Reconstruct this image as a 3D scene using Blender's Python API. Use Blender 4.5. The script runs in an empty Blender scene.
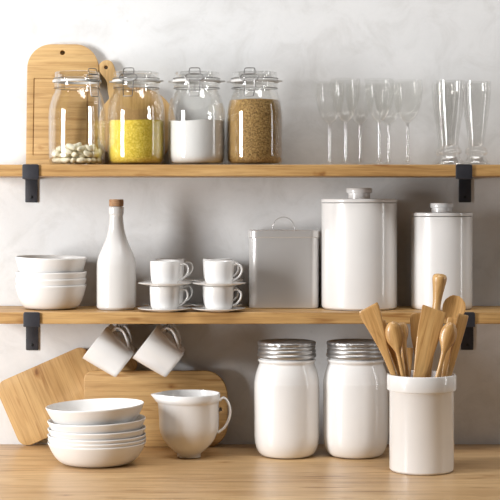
import bpy, bmesh, math, random
import numpy as np
from mathutils import Vector, Matrix, Euler

R = math.radians
PI = math.pi
col = bpy.context.scene.collection
rnd = random.Random(7)

# ------------------------------------------------------------------ camera
D0, F = 3.5, 1600.0           # camera distance to the back wall, focal length in photo pixels
ZC = 0.53375                  # camera height over the worktop
def P(px, py, y):             # photo measurement -> point in the room at depth y (wall = 0)
    k = (D0 + y) / F
    return Vector(((px - 250) * k, y, ZC - (py - 200) * k))
def S(y): return (D0 + y) / F

cam = bpy.data.cameras.new('camera')
cam.sensor_width = 36
cam.lens = 36 * F / 500
cam.shift_y = -50 / 500
co = bpy.data.objects.new('camera', cam)
col.objects.link(co)
co.location = (0, -D0, ZC)
co.rotation_euler = (R(90), 0, 0)
bpy.context.scene.camera = co

SHELF_Y = -0.205
Z_MID, Z_TOP, TH = 0.3023, 0.6067, 0.0238

# ------------------------------------------------------------------ materials
def nt(name):
    m = bpy.data.materials.new(name)
    m.use_nodes = True
    return m, m.node_tree.nodes, m.node_tree.links, m.node_tree.nodes['Principled BSDF']

def ramp(N, L, src, stops):
    r = N.new('ShaderNodeValToRGB')
    e = r.color_ramp.elements
    while len(e) < len(stops): e.new(0.5)
    for i, (p, c) in enumerate(stops):
        e[i].position = p
        e[i].color = (*c, 1) if len(c) == 3 else c
    L.new(src, r.inputs['Fac'])
    return r.outputs['Color']

def mixc(N, L, a, b, fac, mode='MIX'):
    m = N.new('ShaderNodeMix'); m.data_type = 'RGBA'; m.blend_type = mode
    for sock, v in ((m.inputs[6], a), (m.inputs[7], b), (m.inputs[0], fac)):
        if hasattr(v, 'is_linked') or isinstance(v, bpy.types.NodeSocket): L.new(v, sock)
        else: sock.default_value = v if isinstance(v, float) else (*v, 1)
    return m.outputs[2]

def noise(N, L, vec, scale, detail=4, rough=0.55, dist=0.0):
    n = N.new('ShaderNodeTexNoise')
    n.inputs['Scale'].default_value = scale; n.inputs['Detail'].default_value = detail
    n.inputs['Roughness'].default_value = rough; n.inputs['Distortion'].default_value = dist
    L.new(vec, n.inputs['Vector'])
    return n.outputs['Fac']

def mapping(N, L, vec, scale, rot=(0, 0, 0)):
    m = N.new('ShaderNodeMapping')
    m.inputs['Scale'].default_value = scale; m.inputs['Rotation'].default_value = rot
    L.new(vec, m.inputs['Vector'])
    return m.outputs['Vector']

def obj_coord(N, L, jitter=True):
    tc = N.new('ShaderNodeTexCoord')
    v = tc.outputs['Object']
    if jitter:
        oi = N.new('ShaderNodeObjectInfo')
        sc = N.new('ShaderNodeVectorMath'); sc.operation = 'SCALE'
        L.new(oi.outputs['Random'], sc.inputs[0]); sc.inputs['Scale'].default_value = 7.0
        ad = N.new('ShaderNodeVectorMath'); ad.operation = 'ADD'
        L.new(v, ad.inputs[0]); L.new(sc.outputs[0], ad.inputs[1])
        v = ad.outputs[0]
    return v

def wood(name, dark, mid, light, axis='x', scale=1.0, rough=0.5, strips=0.0, knots=0.5, contrast=1.0):
    """grain runs along the given local axis"""
    m, N, L, B = nt(name)
    v = obj_coord(N, L)
    k = {'x': (0.06, 1, 1), 'y': (1, 0.06, 1), 'z': (1, 1, 0.06)}[axis]
    kf = {'x': (0.025, 1, 1), 'y': (1, 0.025, 1), 'z': (1, 1, 0.025)}[axis]
    kk = {'x': (0.45, 1, 1), 'y': (1, 0.45, 1), 'z': (1, 1, 0.45)}[axis]
    broad = noise(N, L, mapping(N, L, v, tuple(a * scale for a in k)), 38, 3, 0.6, 0.6)
    fine = noise(N, L, mapping(N, L, v, tuple(a * scale for a in kf)), 330, 4, 0.65, 0.2)
    patch = noise(N, L, mapping(N, L, v, tuple(a * scale for a in kk)), 9, 2, 0.5)
    w = N.new('ShaderNodeTexWave'); w.wave_type = 'BANDS'
    w.bands_direction = {'x': 'Z', 'y': 'X', 'z': 'X'}[axis]
    w.inputs['Scale'].default_value = 14 * scale; w.inputs['Distortion'].default_value = 9
    w.inputs['Detail'].default_value = 3; w.inputs['Detail Scale'].default_value = 0.9
    L.new(mapping(N, L, v, tuple(a * scale for a in {'x': (0.10, 1, 1), 'y': (1, 0.10, 1), 'z': (1, 1, 0.10)}[axis])), w.inputs['Vector'])
    c = ramp(N, L, broad, [(0.28, dark), (0.5, mid), (0.74, light)])
    cw = ramp(N, L, w.outputs['Fac'], [(0.0, (0.84, 0.80, 0.75)), (0.5, (1, 1, 1)), (1.0, (1.05, 1.04, 1.02))])
    c = mixc(N, L, c, cw, 0.22 * contrast, 'MULTIPLY')
    cf = ramp(N, L, fine, [(0.36, (0.72, 0.66, 0.58)), (0.5, (1, 1, 1)), (0.75, (1.06, 1.05, 1.04))])
    c = mixc(N, L, c, cf, 0.6 * contrast, 'MULTIPLY')
    cp = ramp(N, L, patch, [(0.3, (0.86, 0.82, 0.77)), (0.55, (1, 1, 1)), (0.75, (1.05, 1.05, 1.04))])
    c = mixc(N, L, c, cp, 0.8, 'MULTIPLY')
    mids = noise(N, L, mapping(N, L, v, tuple(a * scale for a in {'x': (0.09, 1, 1), 'y': (1, 0.09, 1), 'z': (1, 1, 0.09)}[axis])), 140, 3, 0.6, 0.4)
    c = mixc(N, L, c, ramp(N, L, mids, [(0.34, (0.80, 0.74, 0.66)), (0.52, (1, 1, 1)), (0.7, (1.05, 1.05, 1.05))]), 0.5 * contrast, 'MULTIPLY')
    chk = noise(N, L, mapping(N, L, v, tuple(a * scale for a in {'x': (0.10, 1, 1), 'y': (1, 0.10, 1), 'z': (1, 1, 0.10)}[axis])), 75, 2, 0.5, 0.3)
    c = mixc(N, L, c, ramp(N, L, chk, [(0.60, (1, 1, 1)), (0.72, (0.58, 0.45, 0.32))]), 0.8 * contrast, 'MULTIPLY')
    if knots > 0:
        vo = N.new('ShaderNodeTexVoronoi'); vo.inputs['Scale'].default_value = 15 * scale
        vd = N.new('ShaderNodeVectorMath'); vd.operation = 'ADD'
        wob = N.new('ShaderNodeTexNoise'); wob.inputs['Scale'].default_value = 40 * scale
        L.new(v, wob.inputs['Vector'])
        wsc = N.new('ShaderNodeVectorMath'); wsc.operation = 'SCALE'; wsc.inputs['Scale'].default_value = 0.018
        L.new(wob.outputs['Color'], wsc.inputs[0])
        L.new(mapping(N, L, v, {'x': (0.5, 1, 1), 'y': (1, 0.5, 1), 'z': (1, 1, 0.5)}[axis]), vd.inputs[0]); L.new(wsc.outputs[0], vd.inputs[1])
        L.new(vd.outputs[0], vo.inputs['Vector'])
        kc = ramp(N, L, vo.outputs['Distance'], [(0.02, (0.34, 0.21, 0.12)), (0.06, (0.70, 0.56, 0.42)), (0.13, (1, 1, 1))])
        c = mixc(N, L, c, kc, knots, 'MULTIPLY')
    if strips > 0:      # glued staves: thin seams across the grain direction
        sx = N.new('ShaderNodeSeparateXYZ'); L.new(v, sx.inputs[0])
        comp = {'x': 'Z', 'y': 'X', 'z': 'X'}[axis]
        dv = N.new('ShaderNodeMath'); dv.operation = 'DIVIDE'; L.new(sx.outputs[comp], dv.inputs[0]); dv.inputs[1].default_value = strips
        fr = N.new('ShaderNodeMath'); fr.operation = 'FRACT'; L.new(dv.outputs[0], fr.inputs[0])
        fl = N.new('ShaderNodeMath'); fl.operation = 'FLOOR'; L.new(dv.outputs[0], fl.inputs[0])
        wn = N.new('ShaderNodeTexWhiteNoise'); wn.noise_dimensions = '1D'; L.new(fl.outputs[0], wn.inputs['W'])
        tone = ramp(N, L, wn.outputs['Value'], [(0, (0.93, 0.91, 0.88)), (1, (1.05, 1.05, 1.04))])
        c = mixc(N, L, c, tone, 1.0, 'MULTIPLY')
        seam = ramp(N, L, fr.outputs[0], [(0.0, (0.72, 0.62, 0.5)), (0.045, (1, 1, 1))])
        c = mixc(N, L, c, seam, 0.8, 'MULTIPLY')
    L.new(c, B.inputs['Base Color'])
    B.inputs['Roughness'].default_value = rough
    B.inputs['Coat Weight'].default_value = 0.35 if axis == 'z' and scale > 1.5 else 0.0
    B.inputs['Coat Roughness'].default_value = 0.15
    b = N.new('ShaderNodeBump'); b.inputs['Strength'].default_value = 0.06; b.inputs['Distance'].default_value = 0.002
    L.new(fine, b.inputs['Height']); L.new(b.outputs[0], B.inputs['Normal'])
    return m

def plain(name, colr, rough=0.4, metal=0.0, coat=0.0, var=0.0, vscale=20, bump=0.0, bscale=60):
    m, N, L, B = nt(name)
    v = obj_coord(N, L)
    n = noise(N, L, v, vscale, 4)
    lo = tuple(c * (1 - var) for c in colr); hi = tuple(min(1, c * (1 + var)) for c in colr)
    L.new(ramp(N, L, n, [(0.3, lo), (0.7, hi)]), B.inputs['Base Color'])
    B.inputs['Roughness'].default_value = rough
    B.inputs['Metallic'].default_value = metal
    B.inputs['Coat Weight'].default_value = coat
    B.inputs['Coat Roughness'].default_value = 0.04
    if bump:
        b = N.new('ShaderNodeBump'); b.inputs['Strength'].default_value = bump; b.inputs['Distance'].default_value = 0.002
        L.new(noise(N, L, v, bscale, 3), b.inputs['Height']); L.new(b.outputs[0], B.inputs['Normal'])
    return m

def glass(name, tint=(0.985, 0.985, 0.98), edge=0.75, base=0.05, power=3.2):
    m, N, L, B = nt(name)
    N.remove(B)
    out = N['Material Output']
    tr = N.new('ShaderNodeBsdfTransparent'); tr.inputs['Color'].default_value = (*tint, 1)
    gl = N.new('ShaderNodeBsdfGlossy'); gl.inputs['Roughness'].default_value = 0.03
    gl.inputs['Color'].default_value = (0.97, 0.97, 0.97, 1)
    lw = N.new('ShaderNodeLayerWeight'); lw.inputs['Blend'].default_value = 0.5
    pw = N.new('ShaderNodeMath'); pw.operation = 'POWER'; L.new(lw.outputs['Facing'], pw.inputs[0]); pw.inputs[1].default_value = power
    ml = N.new('ShaderNodeMath'); ml.operation = 'MULTIPLY_ADD'; L.new(pw.outputs[0], ml.inputs[0])
    ml.inputs[1].default_value = edge; ml.inputs[2].default_value = base; ml.use_clamp = True
    mx = N.new('ShaderNodeMixShader'); L.new(ml.outputs[0], mx.inputs[0]); L.new(tr.outputs[0], mx.inputs[1]); L.new(gl.outputs[0], mx.inputs[2])
    L.new(mx.outputs[0], out.inputs['Surface'])
    return m

def grains(name, cols, scale, rough=0.7, bump=0.5):
    m, N, L, B = nt(name)
    v = obj_coord(N, L, False)
    vo = N.new('ShaderNodeTexVoronoi'); vo.inputs['Scale'].default_value = scale
    L.new(v, vo.inputs['Vector'])
    sx = N.new('ShaderNodeSeparateColor'); L.new(vo.outputs['Color'], sx.inputs[0])
    c = ramp(N, L, sx.outputs[0], [(i / max(1, len(cols) - 1), q) for i, q in enumerate(cols)])
    big = noise(N, L, v, 45, 3)
    c = mixc(N, L, c, ramp(N, L, big, [(0.3, (0.93, 0.92, 0.9)), (0.7, (1.03, 1.03, 1.03))]), 1.0, 'MULTIPLY')
    L.new(c, B.inputs['Base Color']); B.inputs['Roughness'].default_value = rough
    b = N.new('ShaderNodeBump'); b.inputs['Strength'].default_value = bump; b.inputs['Distance'].default_value = 0.001
    b.invert = True
    L.new(vo.outputs['Distance'], b.inputs['Height']); L.new(b.outputs[0], B.inputs['Normal'])
    return m

def plaster():
    m, N, L, B = nt('plaster')
    v = obj_coord(N, L, False)
    a = noise(N, L, v, 2.6, 5, 0.6, 0.4)
    b_ = noise(N, L, v, 11, 6, 0.65, 0.8)
    f = noise(N, L, v, 90, 5, 0.7)
    c = ramp(N, L, a, [(0.3, (0.66, 0.655, 0.648)), (0.5, (0.72, 0.718, 0.714)), (0.7, (0.75, 0.749, 0.746))])
    c = mixc(N, L, c, ramp(N, L, b_, [(0.34, (0.90, 0.895, 0.885)), (0.5, (1, 1, 1)), (0.75, (1.03, 1.03, 1.03))]), 0.9, 'MULTIPLY')
    c = mixc(N, L, c, ramp(N, L, f, [(0.3, (0.97, 0.97, 0.965)), (0.6, (1.01, 1.01, 1.01))]), 0.6, 'MULTIPLY')
    # sparse trowel pits
    vo = N.new('ShaderNodeTexVoronoi'); vo.inputs['Scale'].default_value = 16
    L.new(v, vo.inputs['Vector'])
    c = mixc(N, L, c, ramp(N, L, vo.outputs['Distance'], [(0.02, (0.82, 0.81, 0.79)), (0.07, (1, 1, 1))]), 0.5, 'MULTIPLY')
    L.new(c, B.inputs['Base Color']); B.inputs['Roughness'].default_value = 0.85
    bp = N.new('ShaderNodeBump'); bp.inputs['Strength'].default_value = 0.25; bp.inputs['Distance'].default_value = 0.004
    L.new(b_, bp.inputs['Height']); L.new(bp.outputs[0], B.inputs['Normal'])
    return m

M = {}
M['plaster'] = plaster()
M['shelf'] = wood('oak_shelf', (0.41, 0.23, 0.08), (0.52, 0.315, 0.12), (0.60, 0.385, 0.165), 'x', 1.0, 0.5, 0, 0.8, 1.3)
M['counter'] = wood('oak_worktop', (0.47, 0.29, 0.14), (0.57, 0.375, 0.19), (0.63, 0.43, 0.225), 'x', 0.8, 0.36, 0, 0.7, 1.25)
M['board_h'] = wood('oak_board', (0.48, 0.29, 0.112), (0.585, 0.375, 0.16), (0.64, 0.43, 0.195), 'x', 1.0, 0.5, 0.047, 0.85)
M['board_v'] = wood('oak_board_upright', (0.48, 0.29, 0.112), (0.585, 0.375, 0.16), (0.64, 0.43, 0.195), 'z', 1.0, 0.5, 0.05, 0.7)
M['utensil'] = wood('olive_wood', (0.45, 0.245, 0.082), (0.60, 0.355, 0.138), (0.70, 0.445, 0.19), 'z', 1.6, 0.34, 0, 0.6)
M['cork'] = wood('cork', (0.30, 0.165, 0.08), (0.40, 0.23, 0.12), (0.47, 0.29, 0.155), 'x', 2.0, 0.75, 0, 0.4)
M['ceramic'] = plain('white_ceramic', (0.80, 0.788, 0.772), 0.3, 0, 0.75, 0.02, 14)
M['stoneware'] = plain('off_white_stoneware', (0.76, 0.745, 0.725), 0.38, 0, 0.1, 0.03, 12)
M['glaze'] = plain('grey_white_glaze', (0.66, 0.645, 0.625), 0.2, 0, 0.3, 0.03, 10)
M['enamel'] = plain('white_enamel', (0.70, 0.685, 0.67), 0.22, 0.35, 0.3, 0.015, 6)
M['black'] = plain('black_iron', (0.028, 0.028, 0.034), 0.42, 0, 0, 0.2, 60, 0.1, 300)
M['screw'] = plain('screw_black', (0.002, 0.002, 0.002), 0.5)
M['wire'] = plain('steel_wire', (0.20, 0.195, 0.19), 0.3, 1.0, 0, 0.05)
M['hook'] = plain('dark_steel', (0.10, 0.095, 0.09), 0.35, 1.0, 0, 0.05)
M['tin'] = plain('brushed_tin', (0.46, 0.45, 0.44), 0.42, 0.95, 0, 0.06, 40)
M['gasket'] = plain('pale_rubber', (0.60, 0.59, 0.575), 0.45, 0, 0, 0.02)
M['glass'] = glass('jar_glass', (0.99, 0.99, 0.985), 0.75, 0.045, 2.8)
M['lid_glass'] = glass('lid_glass', (0.96, 0.96, 0.955), 0.85, 0.07, 2.2)
M['fine_glass'] = glass('stemware_glass', (0.975, 0.975, 0.97), 0.95, 0.008, 3.6)
M['stem_glass'] = glass('solid_glass', (0.93, 0.925, 0.915), 0.7, 0.16, 2.0)
M['thick_glass'] = glass('pressed_glass', (0.970, 0.968, 0.962), 0.85, 0.035, 2.5)
M['yellow'] = grains('cornmeal', [(0.66, 0.46, 0.03), (0.84, 0.62, 0.06), (0.95, 0.76, 0.14)], 420, 0.75, 0.5)
M['flour'] = plain('flour', (0.88, 0.875, 0.86), 0.9, 0, 0, 0.02, 60, 0.25, 160)
M['brown'] = grains('buckwheat', [(0.14, 0.070, 0.018), (0.31, 0.175, 0.045), (0.42, 0.25, 0.075), (0.54, 0.35, 0.12)], 520, 0.6, 0.9)
M['bean'] = plain('white_bean', (0.90, 0.845, 0.66), 0.38, 0, 0.15, 0.04, 90)

# ------------------------------------------------------------------ helpers
def finish(name, bm, mat, parent=None, smooth=True, mtx=None, angle=40, bevel=0.0, bseg=2, subsurf=0):
    bmesh.ops.recalc_face_normals(bm, faces=bm.faces[:])
    me = bpy.data.meshes.new(name)
    bm.to_mesh(me); bm.free()
    me.materials.append(mat)
    o = bpy.data.objects.new(name, me)
    col.objects.link(o)
    if mtx is not None: o.matrix_world = mtx
    if parent is not None: o.parent = parent
    if bevel:
        b = o.modifiers.new('bevel', 'BEVEL'); b.width = bevel; b.segments = bseg; b.limit_method = 'ANGLE'; b.angle_limit = R(35)
    if subsurf:
        s = o.modifiers.new('sub', 'SUBSURF'); s.levels = s.render_levels = subsurf
    if smooth:
        for p in me.polygons: p.use_smooth = True
        try: me.set_sharp_from_angle(angle=R(angle))
        except Exception: pass
    return o

def lathe(bm, prof, seg=64, closed=False, c=(0, 0, 0)):
    rings = []
    for r, z in prof:
        if r < 1e-6: rings.append([bm.verts.new((c[0], c[1], c[2] + z))])
        else: rings.append([bm.verts.new((c[0] + r * math.cos(2 * PI * i / seg), c[1] + r * math.sin(2 * PI * i / seg), c[2] + z)) for i in range(seg)])
    pairs = list(zip(rings, rings[1:]))
    if closed: pairs.append((rings[-1], rings[0]))
    for a, b in pairs:
        for i in range(seg):
            j = (i + 1) % seg
            if len(a) == 1 and len(b) == 1: break
            if len(a) == 1: bm.faces.new((a[0], b[i], b[j]))
            elif len(b) == 1: bm.faces.new((a[i], a[j], b[0]))
            else: bm.faces.new((a[i], a[j], b[j], b[i]))
    return rings

def box(bm, x0, x1, y0, y1, z0, z1):
    v = [bm.verts.new((x, y, z)) for x in (x0, x1) for y in (y0, y1) for z in (z0, z1)]
    for f in ((0, 1, 3, 2), (4, 6, 7, 5), (0, 4, 5, 1), (2, 3, 7, 6), (0, 2, 6, 4), (1, 5, 7, 3)):
        bm.faces.new([v[i] for i in f])

def catmull(pts, n=6, closed=False):
    pts = [Vector(p) for p in pts]
    out = []
    m = len(pts)
    rng = range(m) if closed else range(m - 1)
    for i in rng:
        if closed: p0, p1, p2, p3 = pts[i - 1], pts[i], pts[(i + 1) % m], pts[(i + 2) % m]
        else:
            p1, p2 = pts[i], pts[i + 1]
            p0 = pts[i - 1] if i > 0 else p1 * 2 - p2
            p3 = pts[i + 2] if i + 2 < m else p2 * 2 - p1
        for k in range(n):
            t = k / n
            out.append(0.5 * ((2 * p1) + (p2 - p0) * t + (2 * p0 - 5 * p1 + 4 * p2 - p3) * t * t + (3 * p1 - p0 - 3 * p2 + p3) * t ** 3))
    if not closed: out.append(pts[-1])
    return out

def tube(bm, pts, rad, seg=10, closed=False, flat=1.0, side=None):
    """round (or flattened) bar along points; rad may be a list"""
    pts = [Vector(p) for p in pts]
    n = len(pts)
    rr = rad if isinstance(rad, (list, tuple)) else [rad] * n
    rings = []
    up = Vector(side) if side is not None else None
    prev = None
    for i, p in enumerate(pts):
        if closed: t = (pts[(i + 1) % n] - pts[i - 1]).normalized()
        else: t = (pts[min(i + 1, n - 1)] - pts[max(i - 1, 0)]).normalized()
        if up is not None: a = (up - t * up.dot(t)).normalized()
        else:
            if prev is None:
                h = Vector((0, 0, 1)) if abs(t.z) < 0.9 else Vector((1, 0, 0))
                a = (h - t * h.dot(t)).normalized()
            else: a = (prev - t * prev.dot(t)).normalized()
            prev = a
        b = t.cross(a)
        rings.append([bm.verts.new(p + a * (rr[i] * math.cos(2 * PI * k / seg)) + b * (rr[i] * flat * math.sin(2 * PI * k / seg))) for k in range(seg)])
    pr = list(zip(rings, rings[1:]))
    if closed: pr.append((rings[-1], rings[0]))
    for a, b in pr:
        for k in range(seg):
            j = (k + 1) % seg
            bm.faces.new((a[k], a[j], b[j], b[k]))
    if not closed:
        bm.faces.new(rings[0][::-1]); bm.faces.new(rings[-1])

def rounded(x0, x1, z0, z1, r, n=10):
    rs = r if isinstance(r, (list, tuple)) else [r] * 4     # bl, br, tr, tl ; each a number or (rx, rz)
    out = []
    for (cx, cz, a0), q in zip(((x0, z0, 180), (x1, z0, 270), (x1, z1, 0), (x0, z1, 90)), rs):
        rx, rz = q if isinstance(q, tuple) else (q, q)
        ox = cx + rx if cx == x0 else cx - rx
        oz = cz + rz if cz == z0 else cz - rz
        for k in range(n + 1):
            a = R(a0 + 90 * k / n)
            out.append((ox + rx * math.cos(a), oz + rz * math.sin(a)))
    return out

def circle(cx, cz, r, n=24): return [(cx + r * math.cos(2 * PI * k / n), cz + r * math.sin(2 * PI * k / n)) for k in range(n)]

def slab_into(bm, outlines, y0, y1, bev=0.0):
    """flat slab in the x-z plane between depths y0 < y1; first outline is the rim, the others are holes"""
    cu = bpy.data.curves.new('tmp', 'CURVE'); cu.dimensions = '2D'; cu.fill_mode = 'BOTH'
    for ol in outlines:
        s = cu.splines.new('POLY'); s.points.add(len(ol) - 1)
        for p, (x, z) in zip(s.points, ol): p.co = (x, z, 0, 1)
        s.use_cyclic_u = True
    cu.extrude = (y1 - y0) / 2 - bev
    cu.bevel_depth = bev; cu.bevel_resolution = 2; cu.offset = -bev
    ob = bpy.data.objects.new('tmp', cu); col.objects.link(ob)
    dg = bpy.context.evaluated_depsgraph_get(); dg.update()
    me = bpy.data.meshes.new_from_object(ob.evaluated_get(dg))
    me.transform(Matrix.Translation((0, (y0 + y1) / 2, 0)) @ Matrix.Rotation(R(90), 4, 'X'))
    bm.from_mesh(me)
    bpy.data.objects.remove(ob); bpy.data.curves.remove(cu); bpy.data.meshes.remove(me)
    bmesh.ops.remove_doubles(bm, verts=bm.verts[:], dist=1e-6)

def tag(o, label, cat, group=None, kind=None):
    o['label'] = label; o['category'] = cat
    if group: o['group'] = group
    if kind: o['kind'] = kind
    return o

def empty(name, loc, label, cat, group=None, rz=0.0):
    o = bpy.data.objects.new(name, None); col.objects.link(o)
    o.location = loc; o.rotation_euler = (0, 0, rz); o.empty_display_size = 0.03
    return tag(o, label, cat, group)

def copy_tree(o, loc=None, label=None, rot=None, parent=None):
    c = o.copy(); col.objects.link(c)
    if parent is not None: c.parent = parent
    if loc is not None: c.location = loc
    if rot is not None: c.rotation_euler = rot
    if label: c['label'] = label
    for ch in list(o.children): copy_tree(ch, parent=c)
    return c

# ------------------------------------------------------------------ setting
bm = bmesh.new(); box(bm, -2.2, 2.2, 0.0, 0.12, -0.9, 2.3)
w = finish('wall_back', bm, M['plaster'], smooth=False); w['kind'] = 'structure'

bm = bmesh.new(); box(bm, -2.2, 2.2, -4.2, 0.0, -0.95, -0.9)
w = finish('floor', bm, M['counter'], smooth=False); w['kind'] = 'structure'

bm = bmesh.new(); box(bm, -1.1, 1.1, -0.86, -0.0005, -0.042, 0.0)
tag(finish('worktop', bm, M['counter'], bevel=0.003), 'long oak kitchen worktop at the bottom, carrying bowls, jug, jars and utensil crock', 'worktop')

for zt, lab in ((Z_TOP, 'upper oak wall shelf holding clip jars, wine glasses and beer glasses'), (Z_MID, 'lower oak wall shelf holding bottle, cups and canisters, with mugs hung below')):
    bm = bmesh.new(); box(bm, -0.575, 0.60, SHELF_Y, -0.0005, -TH, 0)
    o = finish('wall_shelf', bm, M['shelf'], bevel=0.0015)
    o.location = (0, 0, zt)
    tag(o, lab, 'shelf', 'oak wall shelves')

def bracket(lipx, platex, zt, y_bottom, label):
    """black strap bracket: lip over the shelf front, arm below the shelf, plate screwed to the wall"""
    yl = SHELF_Y - 0.0005
    c = P(lipx, 170, SHELF_Y).x
    wx = P(platex, 190, 0).x
    hw, pw = 0.0170, 0.0135
    t = 0.004
    e = empty('shelf_bracket', (c, yl, zt - TH), label, 'bracket', 'black shelf brackets')
    bm = bmesh.new()
    ol = rounded(-hw, hw, -t * 1.5, TH + 0.0008, [0.002, 0.002, 0.004, 0.004], 6)
    slab_into(bm, [ol], -t, -0.0002, 0.0008)
    finish('front_lip', bm, M['black'], e, angle=50)
    bm = bmesh.new()          # arm under the shelf, splaying towards the wall plate
    y1 = -0.0006 - yl
    dx = wx - c
    z0, z1 = -t - 0.0006, -0.0006
    vs = [bm.verts.new(p) for p in ((-hw, -t * .5, z0), (hw, -t * .5, z0), (dx + pw, y1, z0), (dx - pw, y1, z0), (-hw, -t * .5, z1), (hw, -t * .5, z1), (dx + pw, y1, z1), (dx - pw, y1, z1))]
    for f in ((0, 1, 2, 3), (4, 7, 6, 5), (0, 4, 5, 1), (1, 5, 6, 2), (2, 6, 7, 3), (3, 7, 4, 0)): bm.faces.new([vs[i] for i in f])
    finish('arm', bm, M['black'], e, smooth=False)
    zb = P(platex, y_bottom, 0).z - (zt - TH)
    bm = bmesh.new()
    slab_into(bm, [rounded(-pw, pw, zb, -0.001, [0.002, 0.002, 0.001, 0.001], 5)], y1 - t, y1, 0.0007)
    pl = finish('wall_plate', bm, M['black'], e, angle=50)
    pl.location = (dx, 0, 0)
    bm = bmesh.new()
    lathe(bm, [(0, 0.0015), (0.0015, 0.0016), (0.003, 0.0012), (0.0034, 0.0002), (0.0034, -0.0005)], 20)
    for v in bm.verts: v.co = Vector((v.co.x, -v.co.z, v.co.y))
    s = finish('screw', bm, M['screw'], pl)
    s.location = (0, y1 - t - 0.0001, zb + 0.0115)

bracket(30.75, 31.6, Z_TOP, 202.4, 'black iron bracket at the end of the upper shelf below the arched board')
bracket(463.8, 464.8, Z_TOP, 202.3, 'black iron bracket of the upper shelf below the beer glasses')
bracket(31.8, 32.3, Z_MID, 350.0, 'black iron bracket of the lower shelf below the stacked bowls')
bracket(466.5, 467.0, Z_MID, 349.8, 'black iron bracket of the lower shelf partly hidden behind wooden utensils')

# ------------------------------------------------------------------ boards
def lean(o, loc, tilt): o.location = loc; o.rotation_euler = (-R(tilt), 0, 0)

# arched board on the upper shelf (local z=0 at its lower edge)
k = S(-0.03)
W, H = 71.5 * k, 0.266
bm = bmesh.new()
ol = rounded(-W / 2, W / 2, 0, H, [0.003, 0.003, (24 * k, 24 * k), (24 * k, 24 * k)], 14)
hole = circle(-0.5 * k, H - 8.6 * k, 2.4 * k)
rect = [(-29 * k, 10.2 * k), (25.5 * k, 10.2 * k), (25.5 * k, 88 * k), (-29 * k, 88 * k)]
g = 0.9 * k
rin = [(-29 * k + g, 10.2 * k + g), (25.5 * k - g, 10.2 * k + g), (25.5 * k - g, 88 * k - g), (-29 * k + g, 88 * k - g)]
slab_into(bm, [ol, hole], -0.012, 0.0, 0.001)
slab_into(bm, [ol, hole, rect], -0.0145, -0.0119, 0.0008)
slab_into(bm, [rin], -0.0145, -0.0119, 0.0004)
o = finish('cutting_board', bm, M['board_h'], angle=35)
lean(o, (P(62.3, 100, -0.03).x, -0.0275, Z_TOP + 0.0004), -5.8)
o.rotation_euler = (-R(5.8), 0, 0)
tag(o, 'tall arched oak cutting board with hanging hole and framed groove, behind the bean jar', 'cutting board')

# round paddle board behind the cornmeal jar
k = S(-0.03)
bm = bmesh.new()
r0 = 39.5 * k
ang = math.atan2(33.0, 63.0)
pts = []
n = 60
half = R(17)
for i in range(n + 1):
    a = PI / 2 - half - (2 * PI - 2 * half) * i / n
    pts.append((r0 * math.cos(a), r0 * math.sin(a)))
nk = [(-9.2, 46), (-6.6, 52), (-6.2, 58), (-7.6, 64), (-7.8, 69), (-5.5, 73), (0, 74.8), (5.5, 73), (7.8, 69), (7.6, 64), (6.2, 58), (6.6, 52), (9.2, 46)]
sm = [(p.x, p.y) for p in catmull([(a * k, b * k, 0) for a, b in nk], 4)]
hole = circle(0, 67.5 * k, 1.9 * k, 16)
slab_into(bm, [pts + sm, hole], -0.012, 0, 0.0015)
rot = Matrix.Rotation(-ang, 4, 'Y')
for v in bm.verts: v.co = rot @ v.co + Vector((0, 0, r0))
o = finish('paddle_board', bm, M['board_v'], angle=35)
o.location = (P(137, 125, -0.025).x, -0.0285, Z_TOP + 0.0004)
o.rotation_euler = (-R(6.0), 0, 0)
tag(o, 'round oak paddle board with short holed handle, standing behind the cornmeal jar', 'cutting board')

# tilted handled board on the worktop
k = S(-0.012)
L_, Wd = 99.4 * k, 70 * k
bm = bmesh.new()
hl = 41 * k; hwid = 10 * k
ol = rounded(0, L_, 0, Wd, 11 * k, 8)
# right side: splice a rounded handle between the two right-hand corners
i_br, i_tr = 2 * 9 - 1, 2 * 9
cz = Wd / 2
hd = [(L_ + 5 * k, cz - 12.5 * k), (L_ + 14 * k, cz - 10 * k), (L_ + 27 * k, cz - 9.5 * k), (L_ + 36 * k, cz - 8 * k), (L_ + 40.5 * k, cz), (L_ + 36 * k, cz + 8 * k), (L_ + 27 * k, cz + 9.5 * k), (L_ + 14 * k, cz + 10 * k), (L_ + 5 * k, cz + 12.5 * k)]
hd = [(p.x, p.y) for p in catmull([(a, b, 0) for a, b in [(L_, cz - 17 * k)] + hd + [(L_, cz + 17 * k)]], 4)]
ol = ol[:i_br + 1] + hd + ol[i_tr:]
slab_into(bm, [ol], -0.011, 0, 0.0015)
o = finish('handled_board', bm, wood('oak_board_tilted', (0.48, 0.29, 0.112), (0.585, 0.375, 0.16), (0.64, 0.43, 0.195), 'z', 0.9, 0.5, 0.06, 0.95), angle=35)
ct = math.atan2(40.0, 91.0)
# lower left corner of the board at (22.8, 449) before rounding; keep its lowest point on the worktop
zmin = min((Matrix.Rotation(-ct, 3, 'Y') @ Vector((x, 0, z))).z for x, z in ol)
o.matrix_world = Matrix.Translation((P(22.8, 447, -0.012).x, -0.0165, -zmin + 0.0004)) @ Matrix.Rotation(-R(2.2), 4, 'X') @ Matrix.Rotation(-ct, 4, 'Y')
tag(o, 'oak board tipped on its corner against the wall, behind the counter bowls', 'cutting board')

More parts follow.
